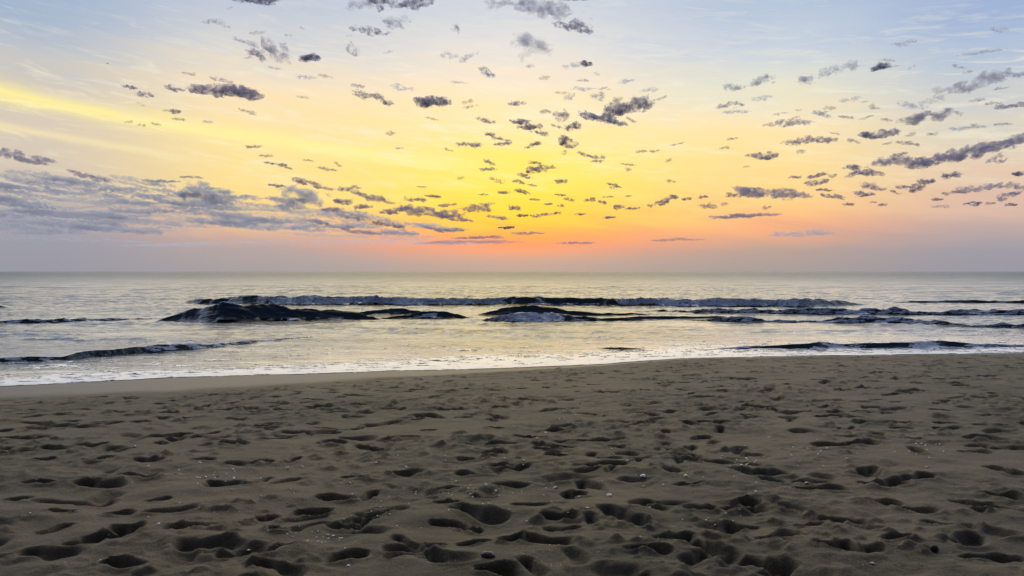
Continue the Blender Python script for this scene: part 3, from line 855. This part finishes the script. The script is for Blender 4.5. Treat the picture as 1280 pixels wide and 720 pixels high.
# ------------------------------------------------------------------ clouds
def surface_net(f, ox, oy, oz, dx, dy, dz):
    """closed quad surface of f > 0 on a regular grid (f is <= 0 on the border)"""
    nx, ny, nz = f.shape
    ins = f > 0
    c = [ins[a:nx - 1 + a, b:ny - 1 + b, d:nz - 1 + d] for a in (0, 1) for b in (0, 1) for d in (0, 1)]
    cnt = sum(q.astype(np.int8) for q in c)
    act = (cnt > 0) & (cnt < 8)
    idx = -np.ones(act.shape, np.int64); n = int(act.sum()); idx[act] = np.arange(n)
    acc = np.zeros(act.shape + (3,)); wt = np.zeros(act.shape)
    I, J, K = np.meshgrid(np.arange(nx - 1), np.arange(ny - 1), np.arange(nz - 1), indexing='ij')

    def cor(a, b, d): return f[a:nx - 1 + a, b:ny - 1 + b, d:nz - 1 + d]
    for ax in range(3):
        for p in (0, 1):
            for q in (0, 1):
                a0 = [p, q]; a0.insert(ax, 0); a1 = [p, q]; a1.insert(ax, 1)
                u = cor(*a0); v = cor(*a1)
                cr = (u > 0) != (v > 0)
                t = np.where(cr, u / np.where(cr, u - v, 1), 0)
                pos = [np.full(act.shape, float(p)), np.full(act.shape, float(q))]; pos.insert(ax, t)
                for m in range(3): acc[..., m] += np.where(cr, pos[m], 0)
                wt += cr
    w = np.maximum(wt, 1)
    P = np.stack([(I + acc[..., 0] / w) * dx + ox, (J + acc[..., 1] / w) * dy + oy, (K + acc[..., 2] / w) * dz + oz], -1)[act]
    Fs = []
    e = (ins[:-1, 1:-1, 1:-1] != ins[1:, 1:-1, 1:-1]); a, b, d = np.where(e); b += 1; d += 1
    fl = ins[a, b, d]
    q = np.stack([idx[a, b - 1, d - 1], idx[a, b, d - 1], idx[a, b, d], idx[a, b - 1, d]], -1); Fs.append(np.where(fl[:, None], q, q[:, ::-1]))
    e = (ins[1:-1, :-1, 1:-1] != ins[1:-1, 1:, 1:-1]); a, b, d = np.where(e); a += 1; d += 1
    fl = ins[a, b, d]
    q = np.stack([idx[a - 1, b, d - 1], idx[a - 1, b, d], idx[a, b, d], idx[a, b, d - 1]], -1); Fs.append(np.where(fl[:, None], q, q[:, ::-1]))
    e = (ins[1:-1, 1:-1, :-1] != ins[1:-1, 1:-1, 1:]); a, b, d = np.where(e); a += 1; b += 1
    fl = ins[a, b, d]
    q = np.stack([idx[a - 1, b - 1, d], idx[a, b - 1, d], idx[a, b, d], idx[a - 1, b, d]], -1); Fs.append(np.where(fl[:, None], q, q[:, ::-1]))
    return P, np.concatenate(Fs)


_CM = {}


def cloud_mat(sigma, warm, pale):
    k = (round(math.log2(sigma) * 1.5), round(warm * 3), pale)
    if k in _CM: return _CM[k]
    m, nt, out = new_mat('cloud_vapour'); L = nt.links.new
    v = N(nt, 'ShaderNodeVolumePrincipled')
    w = k[1] / 3
    if pale: v.inputs['Color'].default_value = (0.74, 0.80, 1.0, 1)
    else: v.inputs['Color'].default_value = (0.56 + 0.22 * w, 0.55 - 0.02 * w, 0.80 - 0.12 * w, 1)
    v.inputs['Anisotropy'].default_value = 0.38 if pale else 0.15
    tc = N(nt, 'ShaderNodeTexCoord'); oi = N(nt, 'ShaderNodeObjectInfo')
    n = N(nt, 'ShaderNodeTexNoise', noise_dimensions='4D', i_Scale=2.4, i_Detail=4.0, i_Roughness=0.62, i_Distortion=0.25)
    L(tc.outputs['Object'], n.inputs['Vector']); L(math_node(nt, 'MULTIPLY', oi.outputs['Random'], 60.0), n.inputs['W'])
    d = maprange(nt, n.outputs['Fac'], 0.36, 0.70, 0.0, 2.0)
    L(math_node(nt, 'MULTIPLY', d, 2 ** (k[0] / 1.5)), v.inputs['Density'])
    L(v.outputs[0], out.inputs['Volume'])
    _CM[k] = m
    return m


ALT = 1000.0
CLOUD_N = [0]


SPECS = []
MASS = []


def cloud(*a, **k):
    SPECS.append((a, k))


def build_cloud(as_thing, cx, cy, w, h, label=None, group=None, tau=3.0, rag=0.7, tilt=0.0, name='cloud', lobes=None, pale=False):
    CLOUD_N[0] += 1; seed = CLOUD_N[0] * 1.37; rr = random.Random(CLOUD_N[0])
    az = math.atan((cx - 640) / FPX)
    D = ALT / ((HOR - cy) / FPX)                       # forward distance
    X = (cx - 640) / FPX * D
    rng = math.hypot(math.hypot(X, D), ALT); el = math.asin(ALT / rng)
    W = w / FPX * D
    hm = h / FPX * D
    dep = min(W * 0.9, max(0.55 * hm / math.sin(el), 0.25 * W))
    T = max(hm - dep * math.sin(el) * 0.8, 0.45 * hm)
    nx = int(min(max(w * 1.6, 26), 120)); nz = int(min(max(h * 2.0, 16), 44)); ny = 20
    gx = np.linspace(-0.72, 0.72, nx); gy = np.linspace(-0.75, 0.75, ny); gz = np.linspace(-0.8, 0.8, nz)
    Gx, Gy, Gz = np.meshgrid(gx, gy, gz, indexing='ij')
    q = W / max(T, 1)
    nl = lobes or max(2, min(7, int(round(q * 0.8))))
    body = np.full(Gx.shape, -9.0)
    for k in range(nl):
        lx = (-0.5 + (k + 0.5) / nl) * 0.78 + rr.gauss(0, 0.04)
        ly = rr.gauss(0, 0.12); lz = rr.gauss(0, 0.13)
        sx = (0.5 / nl + 0.11) * rr.uniform(0.7, 1.25); sy = rr.uniform(0.22, 0.42); sz = rr.uniform(0.22, 0.5)
        r2 = ((Gx - lx) / sx) ** 2 + ((Gy - ly) / sy) ** 2 + ((Gz - lz) / np.where(Gz < lz, sz * 0.75, sz)) ** 2
        body = np.maximum(body, 1 - r2 ** 0.7)
    n = fbm3(Gx * min(q, 9) * 1.25, Gy * 3.0, Gz * 2.2, 5, seed, 0.66)
    f = body * 0.7 + rag * (2.1 * n) + 0.05 - 0.12 * rag
    bx = np.minimum((0.72 - np.abs(Gx)) / 0.2, np.minimum((0.75 - np.abs(Gy)) / 0.2, (0.8 - np.abs(Gz)) / 0.25))
    f = np.minimum(f, bx * 1.2 - 0.02)
    f[0] = f[-1] = -1; f[:, 0] = f[:, -1] = -1; f[:, :, 0] = f[:, :, -1] = -1
    if (f > 0).sum() < 6: return None
    P, F = surface_net(f, gx[0], gy[0], gz[0], gx[1] - gx[0], gy[1] - gy[0], gz[1] - gz[0])
    P = P * np.array([W, dep, T])
    P[:, 2] += P[:, 0] * math.tan(R(tilt))
    # it stretches across the line of sight
    ca, sa = math.cos(-az), math.sin(-az)
    P = np.stack([P[:, 0] * ca - P[:, 1] * sa, P[:, 0] * sa + P[:, 1] * ca, P[:, 2]], -1) / T
    if not as_thing:
        MASS.append((P * T + np.array([X, D, EYE + ALT]), F))
        return None
    warm = max(0.0, 1 - abs(cx - 640) / 330) * max(0.0, 1 - abs(cy - 235) / 110)  # warm light of the glow put into the vapour colour near it
    m = cloud_mat(0.78 * tau / (dep * 0.5), warm, pale)
    o = obj(name, mesh_from(name, P, F, m)); o.location = (X, D, EYE + ALT); o.scale = (T, T, T)
    tag(o, label, 'cloud', group)
    return o


NAMED = [
    (285, 116, 80, 24, 'dark slate boat shaped cloud with a flat base, alone at upper left', 4.5, 0.45, 0),
    (278, 102, 26, 9, 'thin grey wisp hanging just above the boat shaped cloud', 1.6, 0.8, -6),
    (325, 3, 54, 20, 'dark grey cloud cut by the top edge, left of centre', 3.5, 0.6, 0),
    (326, 72, 24, 16, 'small ragged grey cloud, leftmost of three in a row below the top edge', 2.4, 0.9, 0),
    (350, 68, 30, 32, 'wispy upright grey cloud, middle of three in a row', 1.6, 1.1, -20),
    (388, 74, 23, 18, 'small round dark cloud, rightmost of three in a row', 3.5, 0.45, 0),
    (497, 7, 66, 26, 'dark ragged cloud at the top edge between the wide grey one and the left one', 3.2, 0.8, 0),
    (464, 42, 44, 14, 'broken grey cloud strip under the dark cloud at the top edge', 1.8, 1.0, 0),
    (443, 66, 14, 22, 'small upright grey tuft left of centre under the broken strip', 1.8, 0.8, -10),
    (463, 121, 36, 13, 'dark torn cloud with a pink tail, left of the round dark cloud', 2.8, 0.7, -8),
    (538, 132, 38, 22, 'compact dark oval cloud left of centre in the cream sky', 4.0, 0.45, -5),
    (608, 92, 18, 15, 'small dark tuft above centre under faint grey wisps', 2.2, 0.8, -15),
    (685, 14, 90, 34, 'wide ragged grey cloud at the top edge, right of centre', 2.0, 1.1, -6),
    (718, 37, 44, 18, 'dark lower fringe of the wide ragged cloud', 2.6, 0.8, -12),
    (725, 1, 60, 10, 'dark flat cloud cut by the top edge above the wide ragged one', 3.5, 0.5, 0),
    (664, 61, 40, 40, 'faint upright grey wisp below the wide ragged cloud', 1.3, 1.2, 0),
    (733, 84, 15, 14, 'small square dark cloud with a thin tail to its left', 3.0, 0.5, 0),
    (786, 137, 46, 26, 'ragged dark cloud right of centre, upper of a close pair', 3.4, 0.75, 8),
    (752, 150, 52, 16, 'long dark cloud slanting down to the right, lower of a close pair', 3.6, 0.55, -14),
    (660, 159, 34, 15, 'dark oval cloud with a ragged right tail, in the centre of the yellow sky', 3.6, 0.6, -4),
    (707, 178, 24, 17, 'small compact dark cloud in the bright yellow sky at centre', 3.6, 0.55, 0),
    (673, 213, 26, 13, 'small purplish cloud below the compact one in the bright yellow', 2.8, 0.75, 0),
    (588, 183, 28, 9, 'row of thin purplish scraps left of the dark oval cloud', 2.2, 0.9, 0),
    (912, 131, 28, 13, 'thin grey cloud right of centre with a flat wisp under it', 1.8, 0.9, 4),
    (1046, 88, 60, 16, 'loose string of faint grey puffs high at right', 1.5, 1.0, 10),
    (1098, 88, 20, 14, 'small grey triangular puff right of the loose string', 2.4, 0.6, 0),
    (1210, 106, 60, 26, 'wide mottled grey cloud high near the right edge', 1.6, 1.1, 8),
    (988, 155, 46, 14, 'ragged grey cloud with flat base above the long dark pair', 2.4, 0.8, 0),
    (1158, 148, 54, 26, 'dark blue grey cloud mass in the middle of the right hand group', 3.0, 0.75, 6),
    (1095, 168, 42, 17, 'dark blue grey cloud left of the middle mass at right', 3.2, 0.65, 2),
    (1262, 133, 36, 12, 'dark flat cloud at the right edge below the mottled one', 3.0, 0.6, 0),
    (1225, 187, 124, 26, 'largest dark blue cloud at the right edge, rising to the right', 4.0, 0.65, 9),
    (1130, 204, 72, 20, 'lumpy dark blue cloud just left of the largest one at right', 3.6, 0.65, 0),
    (1078, 214, 44, 14, 'dark blue cloud sloping down to the right, third from the right edge in its row', 3.4, 0.6, -8),
    (1008, 177, 66, 13, 'long thin dark cloud above the round one, right of centre', 3.0, 0.7, 3),
    (952, 196, 34, 15, 'short round dark cloud with tufted top, right of centre', 3.4, 0.6, 0),
    (958, 243, 96, 17, 'long dark double cloud low at right in the orange sky', 3.2, 0.75, -2),
    (924, 271, 80, 8, 'thin straight dark cloud streak low under the double cloud', 3.0, 0.55, 1),
    (1233, 235, 64, 11, 'long flat grey cloud low at the right edge', 2.4, 0.75, 3),
    (20, 196, 80, 18, 'dark blue cloud at the left edge above the layered bank', 3.4, 0.55, -8),
    (72, 223, 84, 12, 'long grey cloud tapering to the right on top of the layered bank', 2.6, 0.7, -5),
    (372, 254, 62, 36, 'large blue grey ragged cloud standing above the bank, left of centre', 3.0, 0.7, 0),
    (262, 245, 64, 26, 'blue grey cloud with yellow gaps at the right end of the layered bank', 2.6, 0.9, -4),
    (430, 253, 28, 10, 'small oval slate cloud right of the large ragged one', 3.2, 0.45, 0),
    (545, 268, 68, 16, 'ragged purplish cloud low left of the brightest glow', 3.0, 0.9, -4),
    (500, 263, 46, 12, 'flat slate cloud left of the ragged purplish one', 2.8, 0.7, 2),
    (597, 262, 36, 14, 'small purplish cloud at the left edge of the brightest glow', 2.8, 0.85, 0),
    (585, 303, 130, 8, 'longest thin grey streak just above the reddish horizon at centre', 2.0, 0.6, 1),
    (845, 300, 66, 5, 'thin grey streak low over the horizon right of centre', 1.6, 0.5, 0),
    (1000, 293, 74, 9, 'faint broken grey streak low over the horizon at right', 1.3, 0.8, 2),
]
for (cx, cy, w, h, lab, tau, rag, tilt) in NAMED:
    cloud(cx, cy, w, h, lab, 'dark clouds in the dawn sky', tau, rag, tilt, pale=('faint' in lab or (cx < 400 and cy > 210)))

GROUPS = {
    'tiny purplish cloud scrap in the yellow sky left of the glow': [
        (184, 120, 20, 9), (166, 111, 18, 6), (222, 112, 20, 9), (238, 94, 16, 6), (178, 131, 8, 6), (210, 139, 10, 7), (224, 141, 14, 9), (226, 150, 16, 5), (262, 154, 10, 5),
        (162, 153, 8, 5), (180, 157, 10, 5), (197, 156, 10, 5), (318, 184, 18, 6), (334, 196, 16, 6), (338, 204, 16, 5), (356, 208, 18, 6), (387, 201, 12, 4), (415, 213, 14, 4)],
    'small faint grey wisp in the pale upper sky': [
        (283, 34, 16, 10), (265, 31, 14, 8), (310, 55, 30, 9), (290, 14, 8, 6), (455, 10, 32, 20), (498, 28, 30, 18), (563, 71, 22, 10), (588, 72, 24, 11), (570, 39, 10, 14),
        (625, 8, 28, 18), (715, 84, 26, 9), (728, 102, 16, 6), (726, 112, 26, 9), (709, 123, 13, 13), (748, 123, 16, 14), (783, 103, 16, 8), (810, 114, 18, 9), (447, 109, 16, 8),
        (504, 111, 24, 10), (385, 98, 26, 6)],
    'small dark cloud puff in the middle of the sky': [
        (487, 130, 16, 10), (585, 128, 12, 8), (607, 152, 18, 9), (616, 171, 18, 9), (628, 180, 20, 8), (646, 130, 18, 9), (701, 146, 16, 14), (680, 141, 14, 7), (714, 159, 18, 11),
        (668, 180, 16, 9), (787, 151, 12, 7), (732, 195, 20, 7), (800, 190, 14, 5), (818, 190, 12, 5), (675, 167, 20, 9), (688, 210, 12, 6), (658, 222, 18, 8)],
    'small pale grey cloud puff high in the sky at right': [
        (913, 110, 24, 13), (948, 104, 26, 15), (920, 142, 32, 6), (950, 124, 22, 7), (1005, 102, 18, 15), (1115, 84, 10, 6), (1128, 55, 24, 9), (1245, 40, 18, 8), (1225, 67, 42, 7),
        (1195, 85, 14, 7), (1255, 95, 24, 12), (1275, 95, 20, 9), (1028, 144, 22, 10), (1035, 136, 14, 7), (1060, 126, 20, 7), (1090, 136, 10, 9), (1138, 133, 32, 11),
        (1162, 125, 28, 12), (1195, 162, 26, 8), (1237, 131, 16, 6), (1220, 159, 20, 6), (1065, 176, 14, 7)],
    'small slate cloud in the peach sky low at right': [
        (1018, 220, 24, 7), (993, 222, 12, 5), (1018, 228, 28, 9), (1065, 219, 18, 9), (1090, 234, 22, 11), (1078, 243, 22, 9), (1040, 246, 22, 7), (1142, 237, 16, 9), (1128, 235, 18, 7),
        (1118, 242, 12, 6), (1160, 227, 22, 9), (1186, 222, 20, 11), (1258, 246, 22, 9), (1275, 236, 16, 9), (1272, 217, 14, 10), (1215, 254, 16, 7), (1236, 255, 10, 5), (1060, 255, 12, 5),
        (1103, 256, 10, 5), (1090, 253, 8, 4), (883, 257, 18, 9), (877, 247, 12, 6), (905, 256, 8, 5), (1244, 202, 20, 9), (1198, 240, 16, 6), (1030, 238, 16, 5), (1170, 250, 14, 5)],
    'tiny orange edged cloud fleck in the brightest glow': [
        (652, 240, 16, 6), (643, 262, 14, 9), (712, 250, 12, 5), (738, 250, 14, 6), (752, 253, 10, 6), (773, 258, 14, 8), (790, 261, 14, 6), (825, 254, 16, 9), (838, 250, 14, 9),
        (858, 250, 10, 6), (680, 269, 24, 6), (697, 267, 8, 5), (762, 272, 14, 4), (660, 292, 44, 5), (720, 304, 40, 4), (685, 256, 12, 4), (628, 242, 14, 6), (669, 250, 12, 5),
        (700, 257, 10, 5), (812, 258, 8, 5), (665, 232, 10, 4), (786, 245, 8, 4), (725, 268, 12, 4), (655, 270, 14, 5), (700, 244, 14, 4), (760, 246, 12, 4)],
    'small purplish cloud scrap low left of the glow': [
        (383, 228, 30, 9), (408, 235, 22, 9), (438, 236, 24, 8), (455, 245, 28, 9), (478, 250, 32, 10), (543, 246, 18, 6), (475, 280, 22, 9), (495, 282, 18, 7), (440, 270, 42, 9),
        (610, 254, 18, 7), (527, 234, 12, 4), (600, 297, 54, 6), (415, 262, 26, 8), (455, 260, 22, 8), (520, 250, 22, 8), (560, 257, 20, 6), (575, 276, 30, 6), (620, 272, 26, 6),
        (398, 278, 30, 7), (425, 284, 34, 6), (536, 285, 36, 6), (565, 288, 40, 5), (500, 292, 50, 6), (455, 290, 44, 6), (604, 244, 12, 4), (632, 285, 20, 4), (345, 232, 18, 5), (240, 222, 26, 5), (200, 227, 40, 5), (115, 222, 44, 8)],
}
for lab, items in GROUPS.items():
    faint = 'faint' in lab or 'pale' in lab
    for (cx, cy, w, h) in items:
        cloud(cx, cy, w * 1.05, h * 1.1, lab, lab.replace('small ', '').replace('tiny ', '') + 's', 1.5 if faint else 2.4, 0.95 if faint else 0.8, random.gauss(-3, 7) if h > 5 else 0, pale=faint)
rf = random.Random(5)
for (x0, x1, y0, y1, n, place) in [(560, 860, 60, 235, 34, 'in the middle of the sky'), (900, 1278, 70, 262, 44, 'in the sky at right'), (300, 560, 20, 215, 20, 'in the sky left of centre')]:
    for _ in range(n):
        px = rf.uniform(x0, x1); py = y0 + (y1 - y0) * rf.random() ** 0.8
        cloud(px, py, rf.uniform(7, 20), rf.uniform(3.5, 8), 'tiny torn grey mauve cloud fleck ' + place, 'torn cloud flecks ' + place, rf.uniform(0.8, 1.7), 0.95, rf.gauss(-2, 8))
# the layered bank over the left horizon: long flat streaks one behind the other
rb = random.Random(21)
for k in range(20):
    cy = 250 + 56 * (k + 0.5) / 20 + rb.gauss(0, 2)
    cx = -20 + (330 + (cy - 250) * 4.5) * rb.random() ** 1.1
    cloud(cx, cy, rb.uniform(130, 230), rb.uniform(9, 15) * (0.75 if cy > 285 else 1), 'long flat blue grey streak in the layered cloud bank low at left',
          'streaks of the layered cloud bank', rb.uniform(0.8, 1.4), 0.8, rb.gauss(-1, 1.5), pale=True)
for k in range(120):
    cy = 224 + 66 * ((k + 0.5) / 120) ** 0.9 + rb.gauss(0, 2)
    cx = -25 + (200 + (cy - 222) * 6.2) * rb.random() ** 1.15
    w = rb.uniform(30, 95) * (1.0 if cx < 200 else 0.75)
    cloud(cx, cy, w, rb.uniform(6, 12), 'small blue grey ripple cloud in the mottled top of the bank at left', 'ripples of the layered cloud bank', rb.uniform(1.2, 2.2), 0.9, rb.gauss(-3, 4), pale=True)

order = sorted(range(len(SPECS)), key=lambda i: -SPECS[i][0][2] * SPECS[i][0][3])
for i in order[:292]: build_cloud(True, *SPECS[i][0], **SPECS[i][1])
for i in order[292:]: build_cloud(False, *SPECS[i][0], **SPECS[i][1])
VV = []; FF = []; n0 = 0
for P, F in MASS:
    VV.append(P); FF.append(F + n0); n0 += len(P)
m, nt, out = new_mat('fleck_vapour')
pv = N(nt, 'ShaderNodeVolumePrincipled', i_Density=0.022); pv.inputs['Color'].default_value = (0.66, 0.56, 0.70, 1)
nt.links.new(pv.outputs[0], out.inputs['Volume'])
tag(obj('clouds', mesh_from('clouds', np.concatenate(VV), np.concatenate(FF), m)), 'scattered tiny grey mauve cloud flecks across the dawn sky', 'clouds', kind='stuff')

# ------------------------------------------------------------------ render settings
vs = SC.view_settings
SC.display_settings.display_device = 'sRGB'
vs.view_transform = 'Standard'; vs.look = 'None'; vs.exposure = 0.0; vs.gamma = 1.0; vs.use_curve_mapping = False
cy_ = SC.cycles
try:
    cy_.use_denoising = True; cy_.denoiser = 'OPENIMAGEDENOISE'
except Exception:
    pass
cy_.max_bounces = 6; cy_.transparent_max_bounces = 32; cy_.volume_bounces = 1
cy_.caustics_reflective = False; cy_.caustics_refractive = False
cy_.sample_clamp_indirect = 4.0
